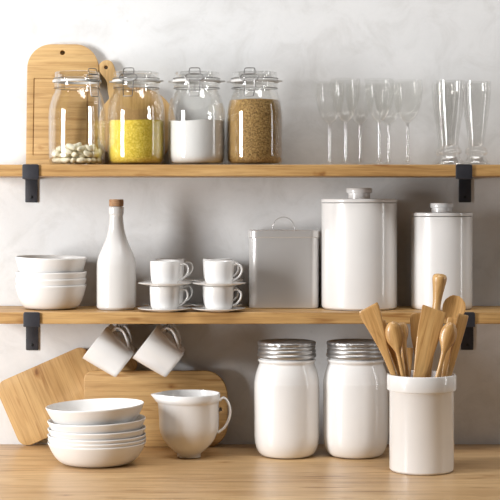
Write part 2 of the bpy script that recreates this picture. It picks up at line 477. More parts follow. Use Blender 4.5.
# long board lying on its edge in front of it
k = S(-0.032)
Lb, Hb = 143.5 * k, 75.5 * k
bm = bmesh.new()
ol = rounded(0, Lb, 0, Hb, [8 * k, (20 * k, 22 * k), (22 * k, 26 * k), 9 * k], 10)
slab_into(bm, [ol, circle(135.8 * k, 37.2 * k, 2.1 * k, 18)], -0.0125, 0, 0.0016)
o = finish('long_board', bm, M['board_h'], angle=35)
o.location = (P(84.3, 400, -0.032).x, -0.0315, 0.0004)
o.rotation_euler = (-R(1.0), 0, 0)
tag(o, 'long rounded oak board on its edge behind the cream jug', 'cutting board')

# ------------------------------------------------------------------ clip jars
JY = -0.108
k = S(JY)
def hj(y): return (165.9 - y) * k
def make_jar():
    e = empty('clip_jar', (0, 0, 0), 'x', 'jar', 'clip-top glass storage jars')
    outer = [(0, 165.4), (20, 165.4), (23, 165.9), (26, 164.9), (27.9, 161.9), (28.5, 157), (28.7, 149), (28.7, 118), (28.4, 111), (27.4, 104.5), (25.4, 98), (23.2, 93), (21.9, 90), (21.6, 88.6), (22.9, 87.8), (23.1, 85.2), (22.4, 83.4)]
    inner = [(20.8, 83.2), (20.6, 89), (21.8, 93), (24.2, 98), (26.2, 104.5), (27.2, 111), (27.5, 118), (27.5, 149), (27.3, 157), (26.5, 161.6), (24, 163.9), (0, 164.4)]
    bm = bmesh.new()
    lathe(bm, [(r * k, hj(y)) for r, y in outer + inner], 72)
    finish('glass_body', bm, M['glass'], e, angle=60)
    bm = bmesh.new()
    lid = [(0, 72.9), (18.5, 72.7), (21.2, 72.4), (22.4, 73.0), (22.7, 74.4), (22.5, 77.6), (23.0, 78.4), (23.1, 80.2), (22.6, 80.7), (20, 80.7), (19.6, 78.5), (19.2, 75.6), (0, 75.2)]
    lathe(bm, [(r * k, hj(y)) for r, y in lid], 72)
    finish('lid', bm, M['lid_glass'], e, angle=50)
    bm = bmesh.new()          # rubber ring with its two pull tabs
    lathe(bm, [(20.2 * k, hj(83.2)), (24.0 * k, hj(83.2)), (24.5 * k, hj(82.0)), (24.0 * k, hj(80.8)), (20.2 * k, hj(80.8))], 72, closed=True)
    for a in (R(0), R(180)):
        q = Matrix.Rotation(a, 3, 'Z')
        ring = []
        for z in (hj(82.6), hj(81.2)):
            ring.append([bm.verts.new(q @ Vector((x * k, y * k, z))) for x, y in ((23, -4), (27, -2.6), (28.4, 0), (27, 2.6), (23, 4))])
        bm.faces.new(ring[0][::-1]); bm.faces.new(ring[1])
        for i in range(5):
            j = (i + 1) % 5
            bm.faces.new((ring[0][i], ring[0][j], ring[1][j], ring[1][i]))
    finish('rubber_seal', bm, M['gasket'], e, angle=50)
    wr = 0.36 * k
    bm = bmesh.new()          # wire round neck and round lid
    for rr, y in ((22.9, 89.0), (23.4, 79.3)):
        tube(bm, [(rr * k * math.cos(2 * PI * i / 64), rr * k * math.sin(2 * PI * i / 64), hj(y)) for i in range(64)], wr, 8, True)
    # hinge at the back
    tube(bm, [(x * k, 24.2 * k, hj(y)) for x, y in ((-4, 89), (-4, 78), (4, 78), (4, 89))], wr, 8, True)
    finish('wire_band', bm, M['wire'], e)
    bm = bmesh.new()
    yy = -25.2 * k
    def loop(pts, y=yy, dy=None):
        tube(bm, catmull([(a * k, (dy(b) if dy else y), hj(b)) for a, b in pts], 4, True), wr * 1.15, 8, True)
    loop([(-5, 76), (-5.2, 72), (-4.2, 70.4), (0, 70.2), (4.2, 70.4), (5.2, 72), (5, 76), (0, 76.4)], dy=lambda b: -24.4 * k if b > 75 else -24.4 * k + (75 - b) * 0.25 * k)
    loop([(-9.2, 79.6), (-6.4, 76.4), (0, 75.8), (6.4, 76.4), (9.2, 79.6), (6.2, 82.6), (0, 83.0), (-6.2, 82.6)])
    loop([(-5, 82), (-5, 90), (-4.6, 97), (-3.6, 98), (0, 98.1), (3.6, 98), (4.6, 97), (5, 90), (5, 82), (0, 81.6)], dy=lambda b: -25.9 * k if b < 90 else -25.9 * k - (b - 90) * 0.12 * k)
    finish('clip', bm, M['wire'], e)
    return e
jar_rows = [(77.0, 47, 'glass clip jar with a handful of white beans, before the arched board'),
            (136.2, -14, 'glass clip jar half full of yellow cornmeal'),
            (196.7, -3, 'glass clip jar half full of white flour'),
            (254.6, -12, 'glass clip jar filled to the shoulder with brown grain')]
proto = make_jar()
jar_pos = []
for i, (px, rz, lab) in enumerate(jar_rows):
    loc = Vector((P(px, 165, JY).x, JY, Z_TOP + 0.0003))
    jar_pos.append(loc)
    if i == 0:
        proto.location = loc; proto.rotation_euler = (0, 0, R(rz)); proto['label'] = lab
    else: copy_tree(proto, loc, lab, (0, 0, R(rz)))

def filling(name, i, ytop, mat, label, cat, wav):
    side = [(27.2, 118), (27.2, 149), (27.0, 157), (26.2, 161.3), (23.8, 163.5), (0, 164.0)]
    if ytop < 112: side = [(25.7, 104.5), (26.7, 110)] + side
    top = [(0, ytop + 0.2), (8, ytop), (16, ytop + 0.3), (23, ytop)]
    edge = [(24.4 if ytop < 112 else 27.0, ytop + 0.3)] if ytop < 112 else [(27.2, ytop)]
    side = [q for q in side if q[1] > ytop + 1]
    bm = bmesh.new()
    lathe(bm, [(max(0, r) * k, hj(y)) for r, y in top + edge + side], 72)
    for v in bm.verts:
        if abs(v.co.z - hj(ytop)) < 1.5 * k:
            a = math.atan2(v.co.y, v.co.x); rr = math.hypot(v.co.x, v.co.y) / (27 * k)
            v.co.z += wav * k * rr * (math.sin(2 * a + 1 + i) * 0.6 + math.sin(5 * a + i) * 0.3 + math.sin(9 * a) * 0.15)
    o = finish(name, bm, mat, angle=50)
    o.location = jar_pos[i]
    tag(o, label, cat, kind='stuff')
filling('cornmeal', 1, 121.3, M['yellow'], 'fine yellow cornmeal in the second clip jar', 'cornmeal', 0.5)
filling('flour', 2, 121.6, M['flour'], 'white flour in the third clip jar', 'flour', 1.2)
filling('brown_grain', 3, 100.6, M['brown'], 'small brown grain filling the fourth clip jar', 'grain', 0.4)

# beans: settle capsules (two balls each) in the jar, then place one bean on each
def settle(nb, rc, ra, hl, seed=3):
    g = np.random.default_rng(seed)
    c = np.zeros((nb, 3)); th = g.uniform(0, 2 * PI, nb); rr = (rc - ra - hl) * np.sqrt(g.uniform(0, 1, nb))
    c[:, 0] = rr * np.cos(th); c[:, 1] = rr * np.sin(th); c[:, 2] = np.linspace(0.01, 0.16, nb)
    d = g.normal(size=(nb, 3)); d[:, 2] *= 0.45; d /= np.linalg.norm(d, axis=1)[:, None]
    p = np.concatenate([c - d * hl, c + d * hl])
    idx = np.arange(2 * nb); mate = (idx + nb) % (2 * nb)
    same = np.zeros((2 * nb, 2 * nb), bool); same[idx, mate] = True; same[idx, idx] = True
    for it in range(900):
        p[:, 2] -= 0.0006 * (1 if it < 700 else 0.0)
        for _ in range(2):
            v = p[:, None] - p[None]; dist = np.linalg.norm(v, axis=2) + 1e-9
            pen = np.where(same, 0, np.maximum(0, 2 * ra - dist))
            p += (v / dist[..., None] * pen[..., None]).sum(1) * 0.28
            r2 = np.hypot(p[:, 0], p[:, 1]) + 1e-9
            f = np.minimum(1, (rc - ra) / r2); p[:, 0] *= f; p[:, 1] *= f
            p[:, 2] = np.maximum(p[:, 2], ra)
            m = (p[:nb] + p[nb:]) / 2; dd = p[nb:] - p[:nb]; dd /= np.linalg.norm(dd, axis=1)[:, None] + 1e-9
            p = np.concatenate([m - dd * hl, m + dd * hl])
    return (p[:nb] + p[nb:]) / 2, (p[nb:] - p[:nb]) / (2 * hl)
bc, bd = settle(92, 25.6 * k, 0.0064, 0.0050)
bm = bmesh.new()
bmesh.ops.create_uvsphere(bm, u_segments=16, v_segments=12, radius=1.0)
for v in bm.verts:
    x, y, z = v.co
    v.co = Vector((z * 0.0112, y * 0.0059, x * 0.0060 + 0.0020 * (1 - z * z) - 0.0014))
bean0 = None
for c, d in zip(bc, bd):
    if bean0 is None: o = bean0 = finish('white_bean', bm, M['bean'])
    else:
        o = bean0.copy(); col.objects.link(o)
    q = Vector(d).to_track_quat('X', 'Z') @ Euler((rnd.uniform(0, 6.28), 0, 0)).to_quaternion()
    o.rotation_mode = 'QUATERNION'; o.rotation_quaternion = q
    o.location = jar_pos[0] + Vector((c[0], c[1], c[2] + hj(164.3)))
    tag(o, 'plump white dried bean in the heap inside the first clip jar', 'bean', 'white beans in the glass jar')

# ------------------------------------------------------------------ wine glasses
def make_wine():
    s = S(-0.13)
    e = empty('wine_glass', (0, 0, 0), 'x', 'glass', 'wine glasses on the upper shelf')
    hb = 43.0 * s
    bm = bmesh.new()
    o_ = [(1.6, 0.0), (4.2, 1.1), (8.4, 5.6), (11.8, 13), (14.1, 22.5), (15.0, 30.5), (14.9, 36), (14.4, 42)]
    cur = catmull([(a * s, 0, hb + b * s) for a, b in o_], 4)
    outer = [(p.x, p.z) for p in cur]
    inner = [(max(p.x - 0.0012, 0.0003), p.z + 0.0008) for p in cur[2:]][::-1]
    inner[0] = (outer[-1][0] - 0.0009, outer[-1][1])
    lathe(bm, [(0, hb - 0.0008)] + outer + inner + [(0, hb + 0.003)], 48)
    finish('bowl', bm, M['fine_glass'], e, angle=60)
    bm = bmesh.new()
    lathe(bm, [(0, hb - 0.001), (0.0046, hb - 0.0012), (0.0034, hb - 0.006), (0.0031, hb * 0.5), (0.0033, 0.016), (0.0042, 0.0105), (0.006, 0.0085), (0, 0.0075)], 24)
    finish('stem', bm, M['stem_glass'], e, angle=60)
    bm = bmesh.new()
    lathe(bm, [(0, 0.0074), (0.0062, 0.0082), (0.009, 0.0056), (0.016, 0.0030), (0.027, 0.0014), (0.0282, 0.0008), (0.027, 0), (0, 0)], 40)
    finish('foot', bm, M['fine_glass'], e, angle=60)
    return e
wp = make_wine()
for i, (px, y, sc, lab) in enumerate([(329.6, -0.118, 0.985, 'clear wine glass at the outer end of its row, next to the brown grain jar'),
                              (345.6, -0.165, 1.0, 'clear wine glass standing in front, second from the brown grain jar'),
                              (360.0, -0.062, 0.985, 'clear wine glass at the back, between the two front glasses'),
                              (379.2, -0.165, 1.0, 'clear wine glass standing in front, fourth from the brown grain jar'),
                              (388.6, -0.062, 0.985, 'clear wine glass at the back, behind the fourth and last ones'),
                              (407.6, -0.130, 1.0, 'clear wine glass at the end of the row closest to the beer glasses')]):
    loc = (P(px, 160, y).x, y, Z_TOP + 0.0002)
    o = wp if i == 0 else copy_tree(wp)
    o.location = loc; o['label'] = lab; o.scale = (sc, sc, sc)

# ------------------------------------------------------------------ beer glasses
def make_beer():
    s = S(-0.14)
    e = empty('beer_glass', (0, 0, 0), 'x', 'glass', 'footed beer glasses')
    q = [(9.6, 8), (9.0, 10), (11.0, 12.2), (11.6, 14), (10.6, 16), (8.4, 18.5), (8.2, 22), (9.4, 32), (11.4, 45), (13.2, 58), (14.3, 70), (14.7, 78), (14.6, 84)]
    cur = catmull([(a * s, 0, b * s) for a, b in q], 4)
    outer = [(p.x, p.z) for p in cur]
    inn = [(p.x - (0.0022 if p.z < 60 * s else 0.0016), p.z) for p in cur if p.z > 21 * s][::-1]
    bm = bmesh.new()
    lathe(bm, outer + inn + [(4 * s, 19.4 * s), (0, 19.0 * s)], 56)
    finish('tumbler', bm, M['thick_glass'], e, angle=60)
    bm = bmesh.new()
    lathe(bm, [(0, 7.9 * s), (9.6 * s, 8.0 * s), (10.2 * s, 6.6 * s), (13.0 * s, 3.6 * s), (14.0 * s, 1.6 * s), (13.6 * s, 0.2 * s), (12 * s, 0), (0, 0.9 * s)], 48)
    finish('foot', bm, M['stem_glass'], e, angle=60)
    return e
bp_ = make_beer()
for i, (px, y, lab) in enumerate([(450.2, -0.150, 'tall footed beer glass in front, over the bracket'),
                                  (476.4, -0.115, 'tall footed beer glass at the end of the upper shelf'),
                                  (446.0, -0.062, 'tall footed beer glass standing behind the front beer glass')]):
    o = bp_ if i == 0 else copy_tree(bp_)
    o.location = (P(px, 160, y).x, y, Z_TOP + 0.0002); o['label'] = lab

# ------------------------------------------------------------------ bowls
def bowl_profile(rb, rr, h, ex, t):
    o_ = [(rb + (rr - rb) * (i / 22) ** ex, h * i / 22) for i in range(23)]
    dr = [(0, 0.0012), (rb * 0.80, 0.0012), (rb * 0.84, 0.0), (rb * 0.97, 0.0)]
    outer = dr + o_[1:]
    inner = []
    for i in range(22, 0, -1):
        a = o_[min(i + 1, 22)]; b = o_[i - 1]
        tx, tz = a[0] - b[0], a[1] - b[1]; l = math.hypot(tx, tz)
        inner.append((o_[i][0] - t * tz / l, o_[i][1] + t * tx / l))
    rim = [(rr - 0.0002, h + t * 0.55), (rr - t * 0.55, h + t * 0.85)]
    inner[0] = (rr - t, h + t * 0.3)
    return outer + rim + inner + [(rb * 0.6, t + 0.0012), (0, t + 0.001)]
def make_bowl(rb, rr, h, ex, t, mat):
    bm = bmesh.new(); lathe(bm, bowl_profile(rb, rr, h, ex, t), 80)
    return finish('serving_bowl', bm, mat, angle=60)
# stack on the lower shelf
y = -0.098
small = make_bowl(0.041, 0.0752, 0.0500, 0.32, 0.0020, M['stoneware'])
cx = P(51, 280, y).x
zr0 = P(51, 286.2, y).z
for i, (ry, ty, tx, lab) in enumerate([(286.2, 0, 0, 'white bowl at the bottom of the shelf stack'), (279.8, 0, 0, 'white bowl second from the bottom of the shelf stack'),
                                       (273.2, 0, 0, 'white bowl just under the top one of the shelf stack'), (258.6, 1.2, 0.9, 'white bowl at the top of the shelf stack, tipped slightly forward')]):
    o = small if i == 0 else small.copy()
    if i: col.objects.link(o)
    o.location = (cx + (0, -0.0004, 0.0004, -0.0006)[i], y, Z_MID + 0.0003 + (P(51, ry, y).z - zr0))
    o.rotation_euler = (R(tx), R(ty), 0)
    tag(o, lab, 'bowl', 'white bowls stacked on the lower shelf')
# stack on the worktop
y = -0.255
k2 = S(y)
big = make_bowl(0.052, 0.0995, 0.0430, 0.36, 0.0018, M['stoneware'])
cx = P(97, 440, y).x
for i, (dz, tilt, lab) in enumerate([(0, 0, 'wide white bowl at the bottom of the worktop stack'), (0.0075, 0, 'wide white bowl second from the bottom of the worktop stack'),
                                     (0.0153, 0, 'wide white bowl third from the bottom of the worktop stack'), (0.0285, -0.3, 'wide white bowl third from the top of the worktop stack'),
                                     (0.0455, -1.6, 'wide white bowl just under the tipped top one of the worktop stack'),
                                     (0.0742, -2.4, 'wide white bowl on top of the worktop stack, tipped to one side')]):
    o = big if i == 0 else big.copy()
    if i: col.objects.link(o)
    o.location = (cx + (0, 0.0004, -0.0004, 0.0, 0.0004, -0.0025)[i], y, 0.0003 + dz)
    o.rotation_euler = (0, R(tilt), 0)
    tag(o, lab, 'bowl', 'white bowls stacked on the worktop')

# ------------------------------------------------------------------ bottle
y = -0.115; k3 = S(y)
e = empty('ceramic_bottle', (P(116.4, 300, y).x, y, Z_MID + 0.0003), 'white ceramic bottle with a cork stopper, between the bowls and the cups', 'bottle')
def hb_(py): return (310.2 - py) * k3
pr = [(17.5, 310.0), (19.2, 308), (19.6, 304), (19.6, 270), (19.2, 263), (17.8, 257), (14.8, 250), (11.0, 241), (8.4, 232), (7.1, 223), (6.7, 217), (7.2, 215.2), (7.5, 213), (7.5, 209), (7.0, 207.6)]
bm = bmesh.new()
cur = catmull([(a * k3, 0, hb_(b)) for a, b in pr], 4)
lathe(bm, [(0, 0.002), (16 * k3, 0.002)] + [(p.x, p.z) for p in cur] + [(5.6 * k3, hb_(207.4)), (5.4 * k3, hb_(214)), (0, hb_(214.5))], 64)
finish('bottle_body', bm, M['glaze'], e, angle=60)
bm = bmesh.new()
lathe(bm, [(0, hb_(213.5)), (5.2 * k3, hb_(213.5)), (5.4 * k3, hb_(207.3)), (7.2 * k3, hb_(207.1)), (7.3 * k3, hb_(201)), (6.8 * k3, hb_(200.3)), (0, hb_(200.2))], 40)
finish('cork', bm, M['cork'], e, angle=40)

# ------------------------------------------------------------------ cups and saucers
def handle_pts(px_pts, kk): return catmull([(a * kk, 0, b * kk) for a, b in px_pts], 6)
kc = S(-0.165)
def make_cup():
    e = empty('espresso_cup', (0, 0, 0), 'x', 'cup', 'white espresso cups on the lower shelf')
    o_ = [(0, 0.6), (9, 0.6), (9.4, 0.0), (11.4, 0.1), (12.9, 1.4), (13.9, 4.5), (14.5, 10), (14.8, 17), (14.9, 23.2)]
    i_ = [(14.6, 23.7), (14.0, 23.4), (13.8, 18), (13.4, 10), (12.2, 4.2), (10, 2.4), (0, 2.2)]
    bm = bmesh.new(); lathe(bm, [(a * kc, b * kc) for a, b in o_ + i_], 56)
    finish('cup_body', bm, M['ceramic'], e, angle=50)
    bm = bmesh.new()
    tube(bm, handle_pts([(14.2, 19.0), (17.5, 20.4), (21.2, 19.4), (23.0, 16), (22.4, 11.5), (19.4, 7.6), (16.2, 5.6), (13.4, 5.0)], kc), 1.3 * kc, 10, flat=0.8, side=(0, 1, 0))
    finish('handle', bm, M['ceramic'], e)
    return e
def make_saucer():
    o_ = [(0, 0.3), (12, 0.3), (12.6, 0), (14.2, 0), (15.4, 0.5), (20, 1.2), (25, 2.3), (26.6, 2.9), (26.8, 3.4), (26.2, 3.6), (22, 2.6), (16, 1.6), (13, 1.3), (0, 1.3)]
    bm = bmesh.new(); lathe(bm, [(a * kc, b * kc) for a, b in o_], 64)
    return finish('saucer', bm, M['ceramic'], angle=60)
cup0, sau0 = make_cup(), make_saucer()
stk = [(164.6, -0.1755, 'near the bottle, front pair', 4), (218.6, -0.1755, 'near the enamel tin, front pair', -4), (169.6, -0.061, 'near the bottle, back pair', 10), (217.0, -0.061, 'near the enamel tin, back pair', -12)]
first = True
for px, y, where, rz in stk:
    x = P(px, 290, y).x
    z = Z_MID + 0.0003
    for lvl in (0, 1):
        pos = ('lower', 'upper')[lvl]
        s_ = sau0 if first else sau0.copy()
        c_ = cup0 if first else copy_tree(cup0)
        if not first: col.objects.link(s_)
        first = False
        ox = (0, 0.0008)[lvl]
        s_.location = (x + ox, y, z)
        tag(s_, f'white saucer under the {pos} cup {where}', 'saucer', 'white saucers under the cups')
        z += 1.35 * kc
        c_.location = (x + ox - 0.5 * kc * 0, y, z)
        c_.rotation_euler = (0, 0, R(rz + lvl * 3 - 8))
        c_['label'] = f'white espresso cup, {pos} of its stack, {where}'
        z += 23.8 * kc

# ------------------------------------------------------------------ enamel tin
yf, yb = -0.098, -0.010
kb = S(yf)
x0, x1 = P(248.6, 250, yf).x, P(319.6, 250, yf).x
cx, hw = (x0 + x1) / 2, (x1 - x0) / 2
zt = P(250, 230.4, yf).z - Z_MID
zl = P(250, 238.2, yf).z - Z_MID
e = empty('enamel_tin', (cx, (yf + yb) / 2, Z_MID + 0.0003), 'square white enamel tin with wire handle, between the cups and the large canister', 'tin')
hd = (yb - yf) / 2
def rbox(bm, hx, hy, z0, z1, r, top_in=0.0):
    ol = rounded(-hx, hx, -hy, hy, r, 8)
    rings = [[bm.verts.new((a, b, z)) for a, b in ol] for z in (z0, z1)]
    bm.faces.new(rings[0][::-1]); bm.faces.new(rings[1])
    n = len(ol)
    for i in range(n):
        j = (i + 1) % n
        bm.faces.new((rings[0][i], rings[0][j], rings[1][j], rings[1][i]))
bm = bmesh.new(); rbox(bm, hw - 0.001, hd - 0.001, 0, zl + 0.004, 0.0205)
finish('tin_body', bm, M['enamel'], e, angle=40, bevel=0.002)
bm = bmesh.new(); rbox(bm, hw + 0.0008, hd + 0.0008, zl, zt, 0.0218)
finish('lid', bm, M['enamel'], e, angle=40, bevel=0.002, bseg=3)
bm = bmesh.new()
hx0 = P(283.5, 225, yf + 0.04).x - cx
pts = [(hx0 - 11.2 * kb, 0, zt - 0.001)] + [(hx0 - 11.2 * kb * math.cos(PI * i / 16), 0, zt + 0.002 + 12.0 * kb * math.sin(PI * i / 16)) for i in range(17)] + [(hx0 + 11.2 * kb, 0, zt - 0.001)]
tube(bm, pts, 0.0010, 10)
finish('handle', bm, M['enamel'], e)

# ------------------------------------------------------------------ canisters
def canister(px, hwpx, ytop, ylid, kn, y, label):
    kk = S(y)
    base = Z_MID + 0.0003
    e = empty('canister', (P(px, 250, y).x, y, base), label, 'canister', 'white lidded canisters')
    def h(py): return P(0, py, y).z - base
    hl, ht = h(ylid), h(ytop)
    r = hwpx * kk
    bm = bmesh.new()
    lathe(bm, [(0, 0.002), (r * 0.86, 0.002), (r * 0.88, 0), (r * 0.94, 0.0006), (r * 0.985, 0.004), (r * 0.995, 0.010), (r * 0.995, hl - 0.001), (r * 0.985, hl - 0.0004), (r * 0.93, hl - 0.0004), (r * 0.93, 0.008), (0, 0.008)], 96)
    finish('canister_body', bm, M['ceramic'], e, angle=35)
    bm = bmesh.new()
    lathe(bm, [(0, hl + 0.0006), (r * 0.96, hl + 0.0006), (r * 1.0, hl + 0.0012), (r * 1.006, hl + 0.003), (r * 1.006, ht - 0.002), (r * 0.995, ht - 0.0004), (r * 0.97, ht), (0, ht + 0.0006)], 96)
    lid = finish('lid', bm, M['ceramic'], e, angle=35)
    k0, k1, w_lo, w_hi = kn
    hm, hk = h(k1), h(k0)
    w_lo *= kk; w_hi *= kk
    bm = bmesh.new()
    zz = ht + 0.0008
    lathe(bm, [(0, zz), (w_lo, zz), (w_lo * 0.985, zz + 0.002), (w_lo, hm - 0.001), (w_hi * 0.985, hm), (w_hi, hm + 0.0015), (w_hi, hk - 0.002), (w_hi * 0.96, hk - 0.0004), (w_hi * 0.9, hk), (0, hk + 0.0002)], 56)
    finish('knob', bm, M['ceramic'], lid, angle=35)
canister(359.2, 37.9, 198.8, 202.9, (188.0, 192.8, 11.2, 12.9), -0.0925, 'large white ceramic canister with flat lid and knob, in the middle of the lower shelf')
canister(441.7, 30.7, 212.5, 216.4, (203.0, 207.6, 10.6, 11.6), -0.0915, 'smaller white ceramic canister with flat lid, above the wooden utensils')

# ------------------------------------------------------------------ screw-lid jars on the worktop
ym = -0.158; km = S(ym)
def hm_(py): return P(0, py + 1.2, ym).z
def make_mason():
    e = empty('ceramic_jar', (0, 0, 0), 'x', 'jar', 'white jars with ribbed metal lids')
    pr = [(21.5, 454.3), (25.5, 453.2), (28.8, 449.6), (31.3, 443.5), (32.4, 436), (32.6, 426), (32.6, 386), (32.2, 379), (30.9, 372), (28.8, 365.5), (27.6, 362.3), (27.9, 360.8), (28.6, 359.6), (28.4, 357.6), (26.6, 356.8), (26.2, 349)]
    cur = catmull([(a * km, 0, hm_(b)) for a, b in pr], 4)
    z0 = cur[0].z
    bm = bmesh.new()
    lathe(bm, [(0, 0.003), (20 * km, 0.003)] + [(p.x, max(0.0, p.z)) for p in cur] + [(24.8 * km, hm_(349)), (24.6 * km, hm_(352)), (0, hm_(352.4))], 80)
    finish('jar_body', bm, M['ceramic'], e, angle=60)
    bm = bmesh.new()
    rib = [(25.8, 356.0), (28.4, 356.0), (29.5, 354.6), (29.4, 352.8), (28.4, 351.6), (28.9, 350.4), (29.0, 348.8), (28.0, 347.4), (28.6, 346.4), (28.7, 345.0), (27.8, 344.0), (28.8, 343.2), (28.9, 341.0), (28.3, 340.2), (26.8, 339.9), (26.2, 340.5), (0, 340.5)]
    lathe(bm, [(a * km, hm_(b)) for a, b in rib], 120)
    # knurled upper band
    for v in bm.verts:
        r_ = math.hypot(v.co.x, v.co.y)
        if r_ > 28.75 * km and hm_(343.4) <= v.co.z <= hm_(340.9):
            a = math.atan2(v.co.y, v.co.x)
            f = 1 + 0.009 * (1 if math.sin(a * 30) > 0 else -1)
            v.co.x *= f; v.co.y *= f
    finish('screw_lid', bm, M['tin'], e, angle=50)
    return e
mj = make_mason()
for i, (px, lab) in enumerate([(286.8, 'white jar with ribbed metal lid, the one closer to the jug'), (355.6, 'white jar with ribbed metal lid, the one beside the utensil crock')]):
    o = mj if i == 0 else copy_tree(mj)
    o.location = (P(px, 400, ym).x, ym, 0.0003); o['label'] = lab; o.rotation_euler = (0, 0, i * 0.9)

# ------------------------------------------------------------------ jug
yj = -0.180; kj = S(yj)
e = empty('cream_jug', (P(189.0, 420, yj).x, yj, 0.0003), 'white glazed jug with pouring lip and loop handle, beside the worktop bowls', 'jug')
def hg(py): return P(0, py, yj).z
def jug_surface(bm):
    seg = 96
    outer = [(0, 456.0), (10.0, 456.0), (10.6, 457.2), (11.8, 456.6), (12.0, 453.6), (12.6, 452.6), (16.5, 449.6), (21.5, 444.6), (26, 438.6), (29.0, 431.6), (29.9, 426), (30.0, 418), (29.9, 403.0), (30.2, 401.8), (31.0, 401.0), (31.2, 398), (31.3, 393.9)]
    inner = [(30.9, 393.2), (30.0, 393.4), (29.4, 400), (28.6, 410), (28.4, 424), (27.2, 431), (23.4, 439), (17, 446.5), (10, 450.2), (0, 450.8)]
    rings = lathe(bm, [(a * kj, hg(b)) for a, b in outer + inner], seg)
    # pouring lip towards -x near the rim
    ztop, zlow = hg(393.4), hg(408)
    for ring in rings:
        for v in ring:
            if v.co.z > zlow and math.hypot(v.co.x, v.co.y) > 20 * kj:
                a = abs(math.atan2(v.co.y, -v.co.x))
                t = (v.co.z - zlow) / (ztop - zlow)
                wv = max(0.0, 1 - a / R(40)); wv = wv * wv * (3 - 2 * wv)
                v.co.x -= 7.4 * kj * wv * wv * max(0, t) ** 1.6
                v.co.z -= 1.0 * kj * wv * max(0, t)
bm = bmesh.new(); jug_surface(bm)
finish('jug_body', bm, M['ceramic'], e, angle=50)
bm = bmesh.new()
hp = [(30.4, 400.6), (34.5, 398.0), (38.2, 401.0), (40.8, 408), (40.9, 415), (38.6, 422.5), (34.8, 428.2), (29.2, 432.6)]
tube(bm, catmull([(a * kj, 0, hg(b)) for a, b in hp], 6), 1.25 * kj, 12, flat=2.4, side=(0, 1, 0)) if False else None
pts = catmull([(a * kj, 0, hg(b)) for a, b in hp], 6)
# strap handle: wide along y, thin in its own plane
tube(bm, pts, 3.3 * kj, 16, flat=0.42, side=(0, 1, 0))
finish('handle', bm, M['ceramic'], e)

# ------------------------------------------------------------------ hanging mugs
ymg = -0.150; kg = S(ymg)
def make_mug():
    e = empty('mug', (0, 0, 0), 'x', 'mug', 'white mugs hung under the lower shelf')
    Lm = 37.5
    o_ = [(0, -0.2), (12.0, -0.2), (12.5, -0.6), (14.2, -0.6), (15.2, 0.4), (15.7, 3), (18.0, 20), (20.0, Lm - 1)]
    i_ = [(20.0, Lm), (19.2, Lm + 0.2), (18.7, Lm - 1.5), (16.6, 18), (14.4, 4), (12, 2.2), (0, 2.0)]
    bm = bmesh.new(); lathe(bm, [(a * kg, (b - Lm / 2) * kg) for a, b in o_ + i_], 64)
    finish('mug_body', bm, M['ceramic'], e, angle=40)
    bm = bmesh.new()
    hp = [(17.4, 12.2), (21.4, 11.6), (25.2, 8.6), (26.0, 2.8), (22.2, -4.4), (18.0, -9.4), (14.6, -11.8)]
    tube(bm, catmull([(a * kg, 0, b * kg) for a, b in hp], 6), 1.9 * kg, 12, flat=0.8, side=(0, 1, 0))
    finish('handle', bm, M['ceramic'], e)
    return e
def make_hook():
    bm = bmesh.new()
    pts = [(0, 0.0, 0.0), (0, 0.0, -0.006), (0, 0.0010, -0.0100), (0, 0.0050, -0.0150), (0, 0.0034, -0.0190), (0, -0.0015, -0.0202), (0, -0.0060, -0.0176), (0, -0.0070, -0.0140)]
    tube(bm, catmull(pts, 5), 0.00125, 10)
    lathe(bm, [(0, -0.0002), (0.004, -0.0002), (0.004, -0.0012), (0.0014, -0.0022), (0, -0.0022)], 20)
    return finish('cup_hook', bm, M['hook'])
mug0, hook0 = make_mug(), make_hook()
A = -R(52.1)
zs = Z_MID - TH - 0.0002
first = True
for px, yy, ml, hl in ((108.4, ymg, 'white mug hung on the hook below the bottle, front one of two', 'dark hook holding the front mug below the bottle'),
                       (158.2, ymg, 'white mug hung on the hook below the cups, front one of two', 'dark hook holding the front mug below the cups'),
                       (110.6, -0.054, 'white mug hung behind the front mug below the bottle', 'dark hook of the back mug below the bottle'),
                       (160.4, -0.054, 'white mug hung behind the front mug below the cups', 'dark hook of the back mug below the cups')):
    m_ = mug0 if first else copy_tree(mug0)
    h_ = hook0 if first else hook0.copy()
    if not first: col.objects.link(h_)
    first = False
    c = P(109.6 if px < 130 else 159.4, 353.8, ymg)
    c = Vector((c.x, yy, c.z))
    m_.location = c; m_.rotation_euler = (0, A, 0); m_['label'] = ml
    # inner top of the handle, where the hook passes through
    q = Matrix.Rotation(A, 3, 'Y') @ Vector((23.9 * kg, 0, 8.4 * kg))
    h_.location = (c.x + q.x - 0.001, yy, zs)
    tag(h_, hl, 'hook', 'dark hooks under the lower shelf')
    m_['hookz'] = 0
    del m_['hookz']

# ------------------------------------------------------------------ crock
yc = -0.342; kk = S(yc)
cxx = P(421.6, 420, yc).x
def hc(py): return P(0, py, yc).z
bm = bmesh.new()
zt_, zr_ = 0.1905, 0.1585
ro, rb_ = 34.6 * kk, 32.2 * kk
lathe(bm, [(0, 0.002), (rb_ * 0.86, 0.002), (rb_ * 0.88, 0), (rb_ * 0.95, 0.0005), (rb_ * 0.992, 0.0035), (rb_, 0.009), (rb_, zr_ - 0.001), (rb_ * 1.01, zr_), (ro * 0.985, zr_ + 0.001), (ro, zr_ + 0.004), (ro, zt_ - 0.0035), (ro * 0.99, zt_ - 0.001), (ro * 0.965, zt_), (ro * 0.935, zt_ - 0.001), (ro * 0.925, zt_ - 0.004), (ro * 0.915, 0.1), (ro * 0.90, 0.012), (ro * 0.8, 0.008), (0, 0.008)], 112)
o = finish('utensil_crock', bm, M['ceramic'], angle=35)
o.location = (cxx, yc, 0.0003)
tag(o, 'white ceramic crock with banded rim, full of wooden utensils', 'crock')

